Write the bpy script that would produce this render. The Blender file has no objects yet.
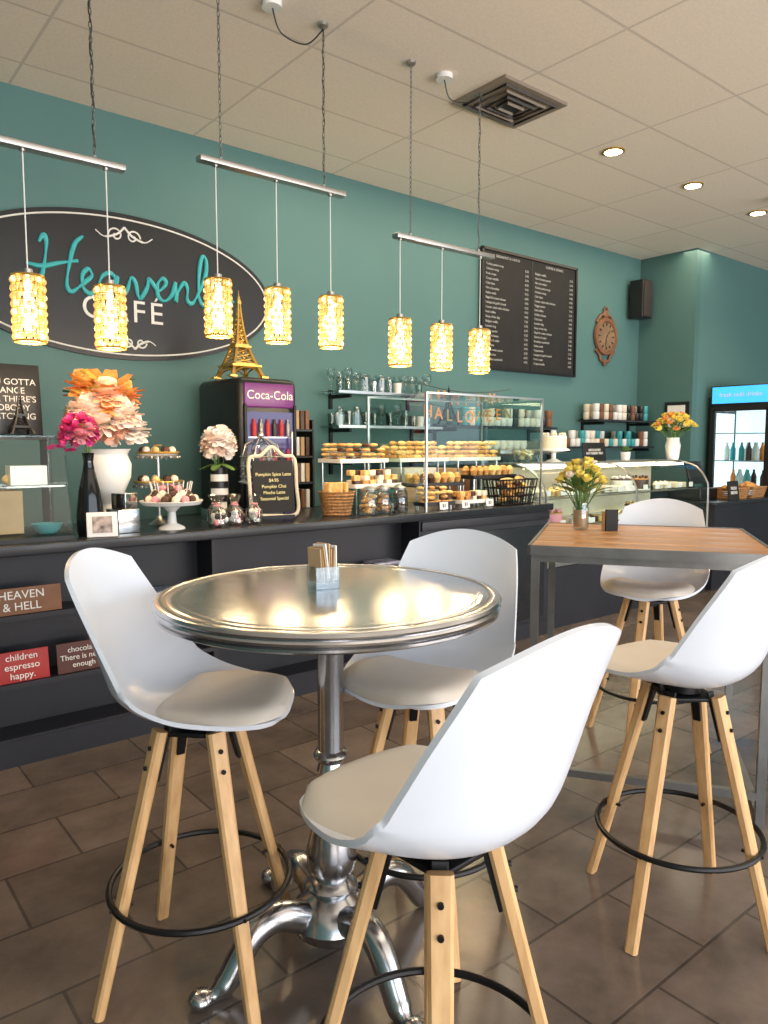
import bpy, bmesh, math, random
from mathutils import Vector, Matrix, Euler
random.seed(7)
R=math.radians
scn=bpy.context.scene
COL=scn.collection
# ---------------------------------------------------------------- materials
def nmat(name):
    m=bpy.data.materials.new(name); m.use_nodes=True
    nt=m.node_tree; return m,nt,nt.nodes,nt.links,nt.nodes['Principled BSDF']
def M(name,col,rough=.5,metal=0,var=.06,scale=8,emit=None,es=0,trans=0,bump=0,coat=0,ior=1.45,alpha=1):
    m,nt,N,L,b=nmat(name)
    b.inputs['Roughness'].default_value=rough; b.inputs['Metallic'].default_value=metal
    b.inputs['Transmission Weight'].default_value=trans; b.inputs['IOR'].default_value=ior
    b.inputs['Coat Weight'].default_value=coat; b.inputs['Alpha'].default_value=alpha
    if emit:
        b.inputs['Emission Color'].default_value=(*emit,1); b.inputs['Emission Strength'].default_value=es
    tc=N.new('ShaderNodeTexCoord'); no=N.new('ShaderNodeTexNoise'); no.inputs['Scale'].default_value=scale
    no.inputs['Detail'].default_value=4
    cr=N.new('ShaderNodeValToRGB')
    c0=[max(0,c*(1-var)) for c in col]; c1=[min(1,c*(1+var)) for c in col]
    cr.color_ramp.elements[0].position=.3; cr.color_ramp.elements[1].position=.7
    cr.color_ramp.elements[0].color=(*c0,1); cr.color_ramp.elements[1].color=(*c1,1)
    L.new(tc.outputs['Object'],no.inputs['Vector']); L.new(no.outputs['Fac'],cr.inputs['Fac']); L.new(cr.outputs['Color'],b.inputs['Base Color'])
    if bump:
        bp=N.new('ShaderNodeBump'); bp.inputs['Strength'].default_value=bump; bp.inputs['Distance'].default_value=.01
        L.new(no.outputs['Fac'],bp.inputs['Height']); L.new(bp.outputs['Normal'],b.inputs['Normal'])
    return m
def wood(name,c0,c1,scale=(2,30,30),rough=.45):
    m,nt,N,L,b=nmat(name)
    tc=N.new('ShaderNodeTexCoord'); mp=N.new('ShaderNodeMapping'); mp.inputs['Scale'].default_value=scale
    no=N.new('ShaderNodeTexNoise'); no.inputs['Scale'].default_value=1.5; no.inputs['Detail'].default_value=6
    cr=N.new('ShaderNodeValToRGB'); cr.color_ramp.elements[0].position=.32; cr.color_ramp.elements[1].position=.68
    cr.color_ramp.elements[0].color=(*c0,1); cr.color_ramp.elements[1].color=(*c1,1)
    L.new(tc.outputs['Object'],mp.inputs['Vector']); L.new(mp.outputs['Vector'],no.inputs['Vector'])
    L.new(no.outputs['Fac'],cr.inputs['Fac']); L.new(cr.outputs['Color'],b.inputs['Base Color'])
    b.inputs['Roughness'].default_value=rough
    return m
def glassm(name,tint=(.9,.97,.95),op=.12,k=.5,rough=.03):
    m=bpy.data.materials.new(name); m.use_nodes=True; nt=m.node_tree; N=nt.nodes; L=nt.links
    N.clear(); o=N.new('ShaderNodeOutputMaterial'); t=N.new('ShaderNodeBsdfTransparent'); g=N.new('ShaderNodeBsdfGlossy')
    t.inputs['Color'].default_value=(*tint,1); g.inputs['Roughness'].default_value=rough
    lw=N.new('ShaderNodeLayerWeight'); lw.inputs['Blend'].default_value=.2
    mm=N.new('ShaderNodeMath'); mm.operation='MULTIPLY_ADD'; mm.inputs[1].default_value=k; mm.inputs[2].default_value=op*.4
    mx=N.new('ShaderNodeMixShader'); L.new(lw.outputs['Fresnel'],mm.inputs[0]); L.new(mm.outputs[0],mx.inputs[0])
    L.new(t.outputs[0],mx.inputs[1]); L.new(g.outputs[0],mx.inputs[2]); L.new(mx.outputs[0],o.inputs[0])
    return m
def brickmat(name,c1,c2,mortar,w,h,ms,off=.5,rough=.4,nscale=6,namt=.5,bump=.3,rot=0):
    m,nt,N,L,b=nmat(name)
    tc=N.new('ShaderNodeTexCoord'); mp=N.new('ShaderNodeMapping'); mp.inputs['Rotation'].default_value=(0,0,rot)
    br=N.new('ShaderNodeTexBrick'); br.inputs['Scale'].default_value=1; br.inputs['Brick Width'].default_value=w
    br.inputs['Row Height'].default_value=h; br.inputs['Mortar Size'].default_value=ms; br.offset=off; br.inputs['Mortar Smooth'].default_value=.2
    br.inputs['Color1'].default_value=(*c1,1); br.inputs['Color2'].default_value=(*c2,1); br.inputs['Mortar'].default_value=(*mortar,1)
    no=N.new('ShaderNodeTexNoise'); no.inputs['Scale'].default_value=nscale; no.inputs['Detail'].default_value=8; no.inputs['Roughness'].default_value=.65
    mr=N.new('ShaderNodeMapRange'); mr.inputs['From Min'].default_value=.3; mr.inputs['From Max'].default_value=.7
    mr.inputs['To Min'].default_value=1-namt; mr.inputs['To Max'].default_value=1+namt
    mx=N.new('ShaderNodeVectorMath'); mx.operation='MULTIPLY'
    L.new(tc.outputs['Object'],mp.inputs['Vector']); L.new(mp.outputs['Vector'],br.inputs['Vector']); L.new(tc.outputs['Object'],no.inputs['Vector'])
    L.new(no.outputs['Fac'],mr.inputs['Value']); L.new(br.outputs['Color'],mx.inputs[0]); L.new(mr.outputs['Result'],mx.inputs[1])
    L.new(mx.outputs['Vector'],b.inputs['Base Color'])
    rr=N.new('ShaderNodeMapRange'); rr.inputs['From Min'].default_value=.3; rr.inputs['From Max'].default_value=.7
    rr.inputs['To Min'].default_value=rough*.75; rr.inputs['To Max'].default_value=min(1,rough*1.3); L.new(no.outputs['Fac'],rr.inputs['Value']); L.new(rr.outputs['Result'],b.inputs['Roughness'])
    bp=N.new('ShaderNodeBump'); bp.inputs['Strength'].default_value=bump; bp.inputs['Distance'].default_value=.004; bp.invert=True
    L.new(br.outputs['Fac'],bp.inputs['Height']); L.new(bp.outputs['Normal'],b.inputs['Normal'])
    return m
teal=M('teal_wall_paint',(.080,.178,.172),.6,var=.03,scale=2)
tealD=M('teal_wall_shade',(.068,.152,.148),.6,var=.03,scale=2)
ceilm=brickmat('ceiling_tile',(.82,.745,.65),(.79,.715,.62),(.62,.56,.49),1.22,.61,.010,off=0,rough=.9,nscale=60,namt=.07,bump=.3)
floorm=brickmat('slate_floor_tile',(.140,.110,.095),(.092,.074,.064),(.058,.048,.043),.50,.33,.005,rough=.20,nscale=3.5,namt=.34,bump=.5)
white=M('white_plastic',(.70,.745,.83),.30,var=.01,coat=.2)
cush=M('beige_cushion',(.70,.64,.57),.55,var=.03)
oak=wood('oak_leg',(.52,.30,.13),(.70,.45,.22),(25,25,2.5))
blackm=M('black_metal',(.015,.015,.017),.4,metal=.6)
pewter=M('pewter',(.48,.49,.52),.22,metal=1,var=.18,scale=7)
pewtop=M('pewter_top',(.44,.48,.54),.22,metal=1,var=.12,scale=16,bump=.035)
pewD=M('pewter_dark_ring',(.16,.155,.15),.35,metal=1)
steel=M('brushed_steel',(.5,.5,.5),.3,metal=1)
gunm=M('raw_steel',(.2,.205,.21),.4,metal=.8,var=.2)
tabw=wood('table_wood',(.38,.17,.065),(.58,.31,.14),(3,22,22),.32)
cblk=M('counter_black',(.016,.017,.024),.45,var=.15,scale=4)
ctop=M('counter_top_black',(.02,.022,.027),.25,var=.1)
black=M('black_paint',(.012,.012,.013),.35)
chalk=M('chalkboard',(.012,.011,.011),.7,var=.2)
wht=M('white_ceramic',(.82,.81,.78),.25)
chw=M('chalk_white',(.75,.75,.72),.8)
mtx=M('menu_text',(.42,.42,.40),.8)
tealt=M('teal_letter',(.05,.42,.45),.5)
gold=M('gold_metal',(.62,.40,.10),.35,metal=.8)
glass=glassm('clear_glass'); glassd=glassm('glass_dark_tint',(.75,.85,.83),.3)
jar=glassm('jar_glass',(.86,.9,.9),.35,.4); tumb=glassm('tumbler_glass',(.80,.86,.85),.10,.35,.08)
mirror=M('mirror_tile',(.6,.62,.63),.15,metal=1)
bread=M('baked_crust',(.55,.27,.08),.6,var=.4,scale=40)
bread2=M('golden_pastry',(.75,.48,.18),.6,var=.3,scale=40)
choc=M('chocolate',(.07,.03,.018),.4)
cream=M('cream_icing',(.8,.72,.58),.5)
pinki=M('pink_icing',(.75,.3,.35),.5)
wick=M('wicker',(.38,.19,.07),.6,var=.5,scale=60,bump=.6)
red=M('red_sign',(.35,.02,.02),.5); brown=M('brown_sign',(.20,.09,.045),.6,var=.2)
orange=M('orange_letter',(.85,.27,.05),.6)
yel=M('yellow_petal',(.85,.68,.14),.6,var=.2,scale=30); grn=M('leaf_green',(.10,.20,.05),.6,var=.3,scale=20)
peach=M('peach_petal',(.85,.50,.34),.6,var=.15,scale=20); blush=M('blush_petal',(.88,.70,.60),.6,var=.1,scale=20)
mag=M('magenta_petal',(.62,.05,.22),.6,var=.25,scale=20); org=M('orange_petal',(.78,.33,.08),.6,var=.2,scale=20)
ivory=M('ivory_petal',(.86,.77,.71),.6,var=.08,scale=20)
teald=M('teal_ceramic',(.05,.35,.38),.3)
kraft=M('kraft_paper',(.50,.33,.18),.8,var=.1)
warmE=M('warm_lamp_emitter',(1,.8,.5),.5,emit=(1,.72,.36),es=11)
crys=M('crystal_bead',(.70,.48,.20),.12,emit=(1,.55,.14),es=.38)
crysb=M('crystal_bright',(1,.85,.55),.15,emit=(1,.74,.32),es=1.6)
# ---------------------------------------------------------------- mesh builder
def frame(d):
    d=Vector(d).normalized(); up=Vector((0,0,1)) if abs(d.z)<.95 else Vector((0,1,0))
    a=d.cross(up).normalized(); b=a.cross(d).normalized(); return d,a,b
def cr(pts,n):
    out=[]; P=[Vector(p) for p in pts]
    for i in range(len(P)-1):
        p0=P[max(i-1,0)];p1=P[i];p2=P[i+1];p3=P[min(i+2,len(P)-1)]
        for k in range(n):
            t=k/n; out.append(.5*((2*p1)+(p2-p0)*t+(2*p0-5*p1+4*p2-p3)*t*t+(3*p1-p0-3*p2+p3)*t**3))
    out.append(P[-1]); return out
def lerp(tab,v):
    if v<=tab[0][0]: return tab[0][1]
    for (a,x),(b,y) in zip(tab,tab[1:]):
        if v<=b: return x+(y-x)*(v-a)/(b-a)
    return tab[-1][1]
class G:
    def __init__(s,name): s.name=name; s.v=[]; s.f=[]; s.fm=[]; s.mats=[]
    def mi(s,m):
        if m not in s.mats: s.mats.append(m)
        return s.mats.index(m)
    def add(s,vs,fs,m,X=None):
        o=len(s.v); k=s.mi(m)
        for v in vs:
            v=Vector(v); s.v.append(X@v if X is not None else v)
        for f in fs: s.f.append([i+o for i in f]); s.fm.append(k)
    def box(s,c,sz,m,rz=0,bev=0,rot=None):
        X=Matrix.Translation(c)@(Euler(rot).to_matrix().to_4x4() if rot else Matrix.Rotation(rz,4,'Z'))
        bm=bmesh.new(); bmesh.ops.create_cube(bm,size=1); bmesh.ops.scale(bm,vec=sz,verts=bm.verts)
        if bev: bmesh.ops.bevel(bm,geom=bm.edges[:],offset=bev,segments=3,affect='EDGES',profile=.5)
        bm.verts.index_update()
        s.add([v.co.copy() for v in bm.verts],[[v.index for v in f.verts] for f in bm.faces],m,X); bm.free()
    def lathe(s,prof,c,m,seg=28,X=None,sx=1,sy=1,cap=True):
        vs=[];fs=[];n=len(prof)
        for i in range(seg):
            a=2*math.pi*i/seg
            for r,z in prof: vs.append((c[0]+r*math.cos(a)*sx,c[1]+r*math.sin(a)*sy,c[2]+z))
        for i in range(seg):
            j=(i+1)%seg
            for k in range(n-1): fs.append([i*n+k,j*n+k,j*n+k+1,i*n+k+1])
        if cap and prof[0][0]>1e-5: fs.append([i*n for i in range(seg)][::-1])
        if cap and prof[-1][0]>1e-5: fs.append([i*n+n-1 for i in range(seg)])
        s.add(vs,fs,m,X)
    def cyl(s,c,r,h,m,seg=20,r2=None,X=None): s.lathe([(r,-h/2),(r if r2 is None else r2,h/2)],c,m,seg,X)
    def tube(s,pts,r,m,seg=8,closed=False,flat=1):
        P=[Vector(p) for p in pts]; n=len(P); vs=[];fs=[]; pa=None
        for i,p in enumerate(P):
            d=(P[(i+1)%n]-P[i-1]) if closed else (P[min(i+1,n-1)]-P[max(i-1,0)])
            if d.length<1e-9: d=Vector((0,0,1))
            d.normalize()
            if pa is None: _,a,b=frame(d)
            else:
                a=pa-d*pa.dot(d)
                if a.length<1e-6: _,a,b=frame(d)
                a.normalize(); b=a.cross(d).normalized()
            pa=a
            rr=r[i] if isinstance(r,(list,tuple)) else r
            for k in range(seg):
                t=2*math.pi*k/seg; vs.append(p+a*rr*math.cos(t)+b*rr*flat*math.sin(t))
        for i in range(n if closed else n-1):
            j=(i+1)%n
            for k in range(seg):
                l=(k+1)%seg; fs.append([i*seg+k,i*seg+l,j*seg+l,j*seg+k])
        if not closed: fs.append(list(range(seg))[::-1]); fs.append([(n-1)*seg+k for k in range(seg)])
        s.add(vs,fs,m)
    def ring(s,c,r,t,m,seg=40,ts=8,tilt=None):
        s.tube([Vector(c)+(Vector((r*math.cos(2*math.pi*i/seg),r*math.sin(2*math.pi*i/seg),0)) if not tilt else tilt@Vector((r*math.cos(2*math.pi*i/seg),r*math.sin(2*math.pi*i/seg),0))) for i in range(seg)],t,m,ts,True)
    def beam(s,p0,p1,w0,d0,w1,d1,m,ref=None):
        p0=Vector(p0);p1=Vector(p1); d=(p1-p0).normalized()
        a=Vector(ref) if ref else frame(d)[1]
        a=(a-d*a.dot(d)).normalized(); b=a.cross(d)
        vs=[]
        for p,w,dd in((p0,w0,d0),(p1,w1,d1)):
            c=min(w,dd)*.22
            for sx,sy,q in((-1,-1,0),(-1,-1,1),(1,-1,1),(1,-1,0),(1,1,0),(1,1,1),(-1,1,1),(-1,1,0)):
                vs.append(p+a*sx*(w/2-(c if q else 0))+b*sy*(dd/2-(0 if q else c)))
        n=8; fs=[list(range(n)),[n+i for i in range(n)][::-1]]+[[i,n+i,n+(i+1)%n,(i+1)%n] for i in range(n)]
        s.add(vs,fs,m)
    def sph(s,c,r,m,seg=12,rings=8,X=None):
        if not isinstance(r,(tuple,list)): r=(r,r,r)
        vs=[];fs=[]
        for i in range(rings+1):
            ph=math.pi*i/rings
            for k in range(seg):
                t=2*math.pi*k/seg; v=Vector((r[0]*math.sin(ph)*math.cos(t),r[1]*math.sin(ph)*math.sin(t),r[2]*math.cos(ph)))
                if X is not None: v=X@v
                vs.append(v+Vector(c))
        for i in range(rings):
            for k in range(seg):
                l=(k+1)%seg; fs.append([i*seg+k,(i+1)*seg+k,(i+1)*seg+l,i*seg+l])
        s.add(vs,fs,m)
    def grid(s,fn,nu,nv,m):
        vs=[fn(i/nu,j/nv) for i in range(nu+1) for j in range(nv+1)]
        fs=[[i*(nv+1)+j,(i+1)*(nv+1)+j,(i+1)*(nv+1)+j+1,i*(nv+1)+j+1] for i in range(nu) for j in range(nv)]
        s.add(vs,fs,m)
    def mesh(s,ang=38):
        me=bpy.data.meshes.new(s.name+'_mesh'); me.from_pydata([tuple(v) for v in s.v],[],s.f)
        for m in s.mats: me.materials.append(m)
        me.polygons.foreach_set('material_index',s.fm); me.polygons.foreach_set('use_smooth',[True]*len(s.f))
        me.update()
        bm=bmesh.new(); bm.from_mesh(me); bmesh.ops.remove_doubles(bm,verts=bm.verts,dist=1e-6); bmesh.ops.recalc_face_normals(bm,faces=bm.faces); bm.to_mesh(me); bm.free()
        me.set_sharp_from_angle(angle=R(ang)); return me
    def obj(s,loc=(0,0,0),rz=0,parent=None,ang=38):
        ob=bpy.data.objects.new(s.name,s.mesh(ang)); COL.objects.link(ob); ob.location=loc; ob.rotation_euler=(0,0,rz)
        if parent: ob.parent=parent
        return ob
def put(name,data,loc,rz=0,parent=None):
    o=bpy.data.objects.new(name,data); COL.objects.link(o); o.location=loc; o.rotation_euler=(0,0,rz)
    if parent: o.parent=parent
    return o
def text(body,loc,size,mat,parent=None,rot=(R(90),0,0),align='CENTER',ext=.001,name='lettering',sp=1.0,sx=1,lsp=1):
    c=bpy.data.curves.new(name,'FONT'); c.body=body; c.size=size; c.align_x=align; c.align_y='CENTER'; c.extrude=ext; c.space_character=sp; c.space_line=lsp
    c.materials.append(mat); o=bpy.data.objects.new(name,c); COL.objects.link(o); o.location=loc; o.rotation_euler=rot; o.scale=(sx,1,1)
    if parent: o.parent=parent
    return o
def simple(name,boxes):
    g=G(name)
    for b in boxes: g.box(*b)
    return g.obj()
# ---------------------------------------------------------------- room shell
HC=3.68; WY=5.2; SX=8.22; SY=4.48; XL=-3; XR=12.5; YF=-4.5
simple('floor',[(((XL+XR)/2,(YF+WY)/2,-.05),(XR-XL,WY-YF,.1),floorm)])
simple('ceiling',[(((XL+XR)/2,(YF+WY)/2,HC+.05),(XR-XL,WY-YF,.1),ceilm)])
simple('wall_back',[(((XL+SX)/2,WY+.05,HC/2),(SX-XL,.1,HC),teal)])
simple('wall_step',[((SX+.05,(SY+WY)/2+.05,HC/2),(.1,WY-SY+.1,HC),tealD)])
simple('wall_back_right',[(((SX+XR)/2+.05,SY+.05,HC/2),(XR-SX-.1,.1,HC),teal)])
simple('wall_left',[((XL-.05,(YF+WY)/2,HC/2),(.1,WY-YF,HC),teal)])
simple('wall_right',[((XR+.05,(YF+SY)/2,HC/2),(.1,SY-YF,HC),teal)])
wf=G('wall_front'); wf.box(((XL+XR)/2,YF-.05,.25),(XR-XL,.1,.5),teal); wf.box(((XL+XR)/2,YF-.05,HC-.2),(XR-XL,.1,.4),teal)
for i in range(7): wf.box((XL+.1+i*(XR-XL-.2)/6,YF-.05,1.85),(.12,.1,2.9),black)
wf.obj()
# ---------------------------------------------------------------- bar stool
def shell_mesh():
    g=G('seat_shell')
    prof=[(.250,.742),(.232,.765),(.115,.761),(-.02,.750),(-.115,.762),(-.182,.808),(-.216,.885),(-.258,1.035),(-.295,1.178)]
    vv=[0,.08,.25,.42,.54,.63,.71,.85,1]
    W=[(0,.200),(.12,.226),(.3,.242),(.5,.250),(.62,.250),(.75,.238),(.9,.220),(1,.205)]
    E=[(0,0),(.15,.012),(.3,.034),(.42,.064),(.52,.095),(.62,.112),(.75,.095),(.88,.058),(1,.034)]
    P=cr([(v,0,0) for v in vv],12); Q=cr([(a,b,0) for a,b in prof],12)
    def ctr(v):
        v=min(max(v,0),1)
        for i in range(len(P)-1):
            if P[i+1].x>=v:
                t=(v-P[i].x)/max(P[i+1].x-P[i].x,1e-6); q=Q[i].lerp(Q[i+1],t); d=(Q[min(i+2,len(Q)-1)]-Q[max(i-1,0)]).normalized(); return q,d
        return Q[-1],(Q[-1]-Q[-3]).normalized()
    def sm(tab,v): return sum(lerp(tab,v+o) for o in(-.06,-.03,0,.03,.06))/5
    def surf(a,b,off=0):
        k=.85+(0.45-.85)*min(1,max(0,(b+.4)/.8))
        x=a*math.sqrt(1-k*b*b/2); y=b*math.sqrt(1-k*a*a/2); v=(y+1)/2
        q,d=ctr(v); n=Vector((d.y,-d.x)); e=sm(E,v)*abs(x)**2.1; w=sm(W,v)
        return Vector((x*w, q.x+n.x*(e+off), q.y+n.y*(e+off)))
    nu,nv=22,40; th=.012
    top=[[surf(2*i/nu-1,2*j/nv-1) for j in range(nv+1)] for i in range(nu+1)]
    bot=[[surf(2*i/nu-1,2*j/nv-1,-th) for j in range(nv+1)] for i in range(nu+1)]
    vs=[];fs=[]
    idx=lambda l,i,j:(l*(nu+1)+i)*(nv+1)+j
    for l in (top,bot):
        for r in l: vs+=r
    for i in range(nu):
        for j in range(nv):
            fs.append([idx(0,i,j),idx(0,i+1,j),idx(0,i+1,j+1),idx(0,i,j+1)]); fs.append([idx(1,i,j),idx(1,i,j+1),idx(1,i+1,j+1),idx(1,i+1,j)])
    bd=[(i,0) for i in range(nu)]+[(nu,j) for j in range(nv)]+[(i,nv) for i in range(nu,0,-1)]+[(0,j) for j in range(nv,0,-1)]
    for k in range(len(bd)):
        a=bd[k];b=bd[(k+1)%len(bd)]; fs.append([idx(0,*a),idx(1,*a),idx(1,*b),idx(0,*b)])
    g.add(vs,fs,white)
    def pad(i,j):
        a=(2*i-1);b=(2*j-1)
        k=.95; x=a*math.sqrt(1-k*b*b/2)*.90; y=b*math.sqrt(1-k*a*a/2); v=.275+.245*y
        q,d=ctr(v); n=Vector((d.y,-d.x)); m=max(abs(a),abs(b)); h=.032*(1-m**8)-.002
        e=sm(E,v)*abs(x)**2.1*.7+.004; w=sm(W,v)
        return Vector((x*w,q.x+n.x*(e+h),q.y+n.y*(e+h)))
    g.grid(pad,22,22,cush)
    g.cyl((0,0,.726),.055,.03,blackm,20)
    return g.mesh(50)
def legs_mesh():
    g=G('leg_base')
    g.cyl((0,0,.700),.03,.05,blackm,16); g.box((0,0,.700),(.15,.15,.012),blackm,0,.003)
    for sx in(-1,1):
        for sy in(-1,1):
            p0=Vector((sx*.062,sy*.062,.735)); p1=Vector((sx*.200,sy*.200,0))
            t=lambda z:p0+(p1-p0)*((.735-z)/.735)
            d=Vector((sx,sy,0)).normalized(); tan=Vector((-sy,sx,0)).normalized()
            g.beam(t(.712)+d*.012,p1+d*.006,.048,.030,.034,.026,oak,tan)
            g.beam(t(.720)-d*.010,t(.58)-d*.010,.032,.010,.024,.008,blackm,tan)
            for z in(.67,.62):
                c=t(z)+d*.030
                X=Matrix.Translation(c)@Vector((0,0,1)).rotation_difference(d).to_matrix().to_4x4()
                g.cyl((0,0,0),.006,.006,blackm,8,X=X)
            g.tube([t(.27)-d*.02,t(.27)+d*.04],.005,blackm,6)
    g.ring((0,0,.27),.240,.0085,blackm,56)
    return g.mesh(30)
shm=shell_mesh(); lgm=legs_mesh()
def face(dx,dy): return math.atan2(dy,dx)-math.pi/2
for (p,f,ba) in [((.830,1.825),(.66,-.60),-45),((.918,.972),(-.06,1.0),4),((1.462,1.612),(-.969,-.35),20),((2.10,1.14),(.06,.975),-39),((3.243,1.941),(-.936,-.361),-30)]:
    e=put('bar_stool',None,(p[0],p[1],0)); put('seat_shell',shm,(0,0,0),face(*f),e); put('leg_base',lgm,(0,0,0),R(ba),e)
# ---------------------------------------------------------------- round table
g=G('round_pedestal_table')
rt=.468
g.lathe([(0,.998),(rt-.05,.998),(rt-.02,1.0),(rt-.012,1.006),(rt-.004,1.008),(rt-.004,1.014),(rt-.010,1.018),(rt,1.022),(rt+.002,1.028),(rt-.003,1.034),(rt+.001,1.038),(rt+.003,1.043),(rt-.002,1.050),(rt-.016,1.054),(rt-.022,1.052)],(0,0,0),pewter,96,cap=False)
g.lathe([(rt-.022,1.052),(rt-.024,1.0505),(rt-.030,1.0505),(rt-.032,1.0515)],(0,0,0),pewD,96,cap=False)
g.lathe([(rt-.032,1.0515),(rt-.06,1.0520),(rt-.063,1.0512),(rt-.066,1.0516),(0,1.0516)],(0,0,0),pewtop,96,cap=False)
g.lathe([(.0,1.0),(.13,.998),(.13,.985),(.06,.975),(.045,.95),(.037,.93),(.036,.60),(.045,.595),(.05,.585),(.045,.575),(.034,.565),(.04,.54),(.032,.53),(.034,.50),(.042,.44),(.060,.36),(.073,.30),(.070,.26),(.05,.225),(.065,.215),(.074,.205),(.070,.195),(.055,.185),(.08,.165),(.108,.14),(.12,.11),(.11,.08),(.08,.055),(.05,.04),(.02,.02),(0,.018)],(0,0,0),pewter,40)
for a in (176,86,-4,266):
    c,s_=math.cos(R(a)),math.sin(R(a))
    pr=cr([(.04,.10,0),(.10,.135,0),(.17,.165,0),(.235,.15,0),(.285,.095,0),(.325,.04,0),(.365,.018,0),(.40,.02,0)],5)
    n=len(pr); rad=[.045-.018*(i/(n-1))+(.008 if i>n-6 else 0) for i in range(n)]
    rad=[min(r,max(p.y,.0175)) for r,p in zip(rad,pr)]
    g.tube([(p.x*c,p.x*s_,max(p.y,.0)) for p in pr],rad,pewter,12)
    g.sph((.395*c,.395*s_,.024),(.034,.034,.024),pewter)
g.obj((1.155,1.665,0))
g=G('sugar_packet_holder')
for sx,sy,w,d in((0,.032,.07,.004),(0,-.032,.07,.004),(.033,0,.004,.06),(-.033,0,.004,.06)): g.box((sx,sy,.032),(w,d,.06),jar)
g.box((0,0,.004),(.066,.06,.008),jar)
for i in range(8):
    g.box((-.024+i*.0065,random.uniform(-.004,.004),.062+random.uniform(0,.016)),(.004,.05,.10),wht if i%4==3 else kraft,0,0,(random.uniform(-.1,.1),random.uniform(-.12,.12),R(20)))
g.obj((1.17,1.72,1.0518),R(-10))
# ---------------------------------------------------------------- wooden bar table
g=G('wooden_bar_table')
S=.9
for i in range(5): g.box((0,-S/2+S/10+i*S/5,1.036),(S,S/5-.003,.028),tabw,0,.003)
for sx in(-1,1): g.box((sx*(S/2+.004),0,1.033),(.012,S+.02,.04),gunm); g.box((0,sx*(S/2+.004),1.033),(S+.02,.012,.04),gunm)
for sx in(-1,1):
    for sy in(-1,1): g.box((sx*(S/2-.02),sy*(S/2-.02),.51),(.032,.032,1.02),gunm)
    g.box((sx*(S/2-.02),0,.04),(.03,S-.06,.03),gunm); g.box((sx*(S/2-.02),0,1.0),(.03,S-.06,.03),gunm)
    g.box((0,sx*(S/2-.02),1.0),(S-.06,.03,.03),gunm)
g.box((0,-S/2+.02,.12),(S-.06,.03,.03),gunm)
g.obj((2.94,1.80,0),math.atan2(-.832,.555))
# flowers helper
def petal(g,c,d,L,Wd,cup,m):
    d=Vector(d).normalized(); _,a,b=frame(d)
    def fn(u,v):
        w=math.sin(math.pi*min(v*.72+.12,1))**.7*Wd*(u-.5)*2
        return Vector(c)+d*L*v+a*w+b*(cup*L*(v*v)+.35*abs(u-.5)*Wd)
    g.grid(fn,4,4,m)
def flower(g,c,r,m,n=(5,7,8),axis=(0,-.5,1)):
    ax=Vector(axis).normalized(); _,a,b=frame(ax)
    for k,cnt in enumerate(n):
        el=R(76-k*70/len(n)); rr=r*(.6+.4*k/max(1,len(n)-1))
        for i in range(cnt):
            t=2*math.pi*(i+.5*k)/cnt+random.uniform(-.15,.15)
            d=(a*math.cos(t)+b*math.sin(t))*math.cos(el)+ax*math.sin(el)
            petal(g,Vector(c)-ax*r*.15,d,rr,r*.40,.25 if k<2 else -.1,m)
def leaf(g,c,d,L,m): petal(g,c,d,L,L*.22,-.2,m)
def stem(g,a,b,m=None,r=.003): g.tube(cr([a,((a[0]+b[0])/2+random.uniform(-.01,.01),(a[1]+b[1])/2,(a[2]+b[2])/2),b],4),r,m or grn,5)
def bunch(g,c,rad,mats,n,r,sz=1,lv=.5,pn=(5,7,9)):
    for i in range(n):
        ph=math.acos(1-1.55*(i+.5)/n); t=i*2.399963
        d=Vector((math.sin(ph)*math.cos(t),math.sin(ph)*math.sin(t),math.cos(ph)*sz)); p=Vector(c)+d*rad*random.uniform(.85,1.05)
        flower(g,p,r*random.uniform(.85,1.15),random.choice(mats),pn,axis=d)
    for i in range(int(n*lv)):
        t=random.uniform(0,2*math.pi); d=Vector((math.cos(t),math.sin(t),random.uniform(-.3,.6))); leaf(g,Vector(c)+d*rad*.8,d,rad*.5,grn)
def bouquet_yellow(g,z0,spread,top,n,fr,mats):
    for i in range(n):
        t=i*2.4; r=spread*math.sqrt((i+.5)/n); b=(r*math.cos(t),r*math.sin(t),top-(r/spread)**2*spread*.7+random.uniform(-.02,.03)); stem(g,(random.uniform(-.01,.01),random.uniform(-.01,.01),z0),b,r=.0025)
        flower(g,b,fr,random.choice(mats),(5,7),axis=(b[0]*3,b[1]*3,.6)); leaf(g,(b[0]*.6,b[1]*.6,(z0+b[2])/2+.03),(b[0],b[1],.05),.09,grn)
g=G('yellow_flower_vase')
g.lathe([(.0,0),(.035,0),(.038,.01),(.038,.10),(.032,.115),(.034,.13)],(0,0,0),jar,16)
g.lathe([(.0,.01),(.033,.01),(.034,.09),(0,.09)],(0,0,0),kraft,16)
bouquet_yellow(g,.05,.105,.30,24,.036,[yel,yel,yel,cream])
g.obj((2.94,2.14,1.0545))
g=G('table_card_holder'); g.box((0,0,.05),(.06,.012,.10),chalk); g.box((0,.02,.045),(.065,.03,.09),kraft); g.obj((3.00,2.01,1.0515),R(-30))
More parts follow.
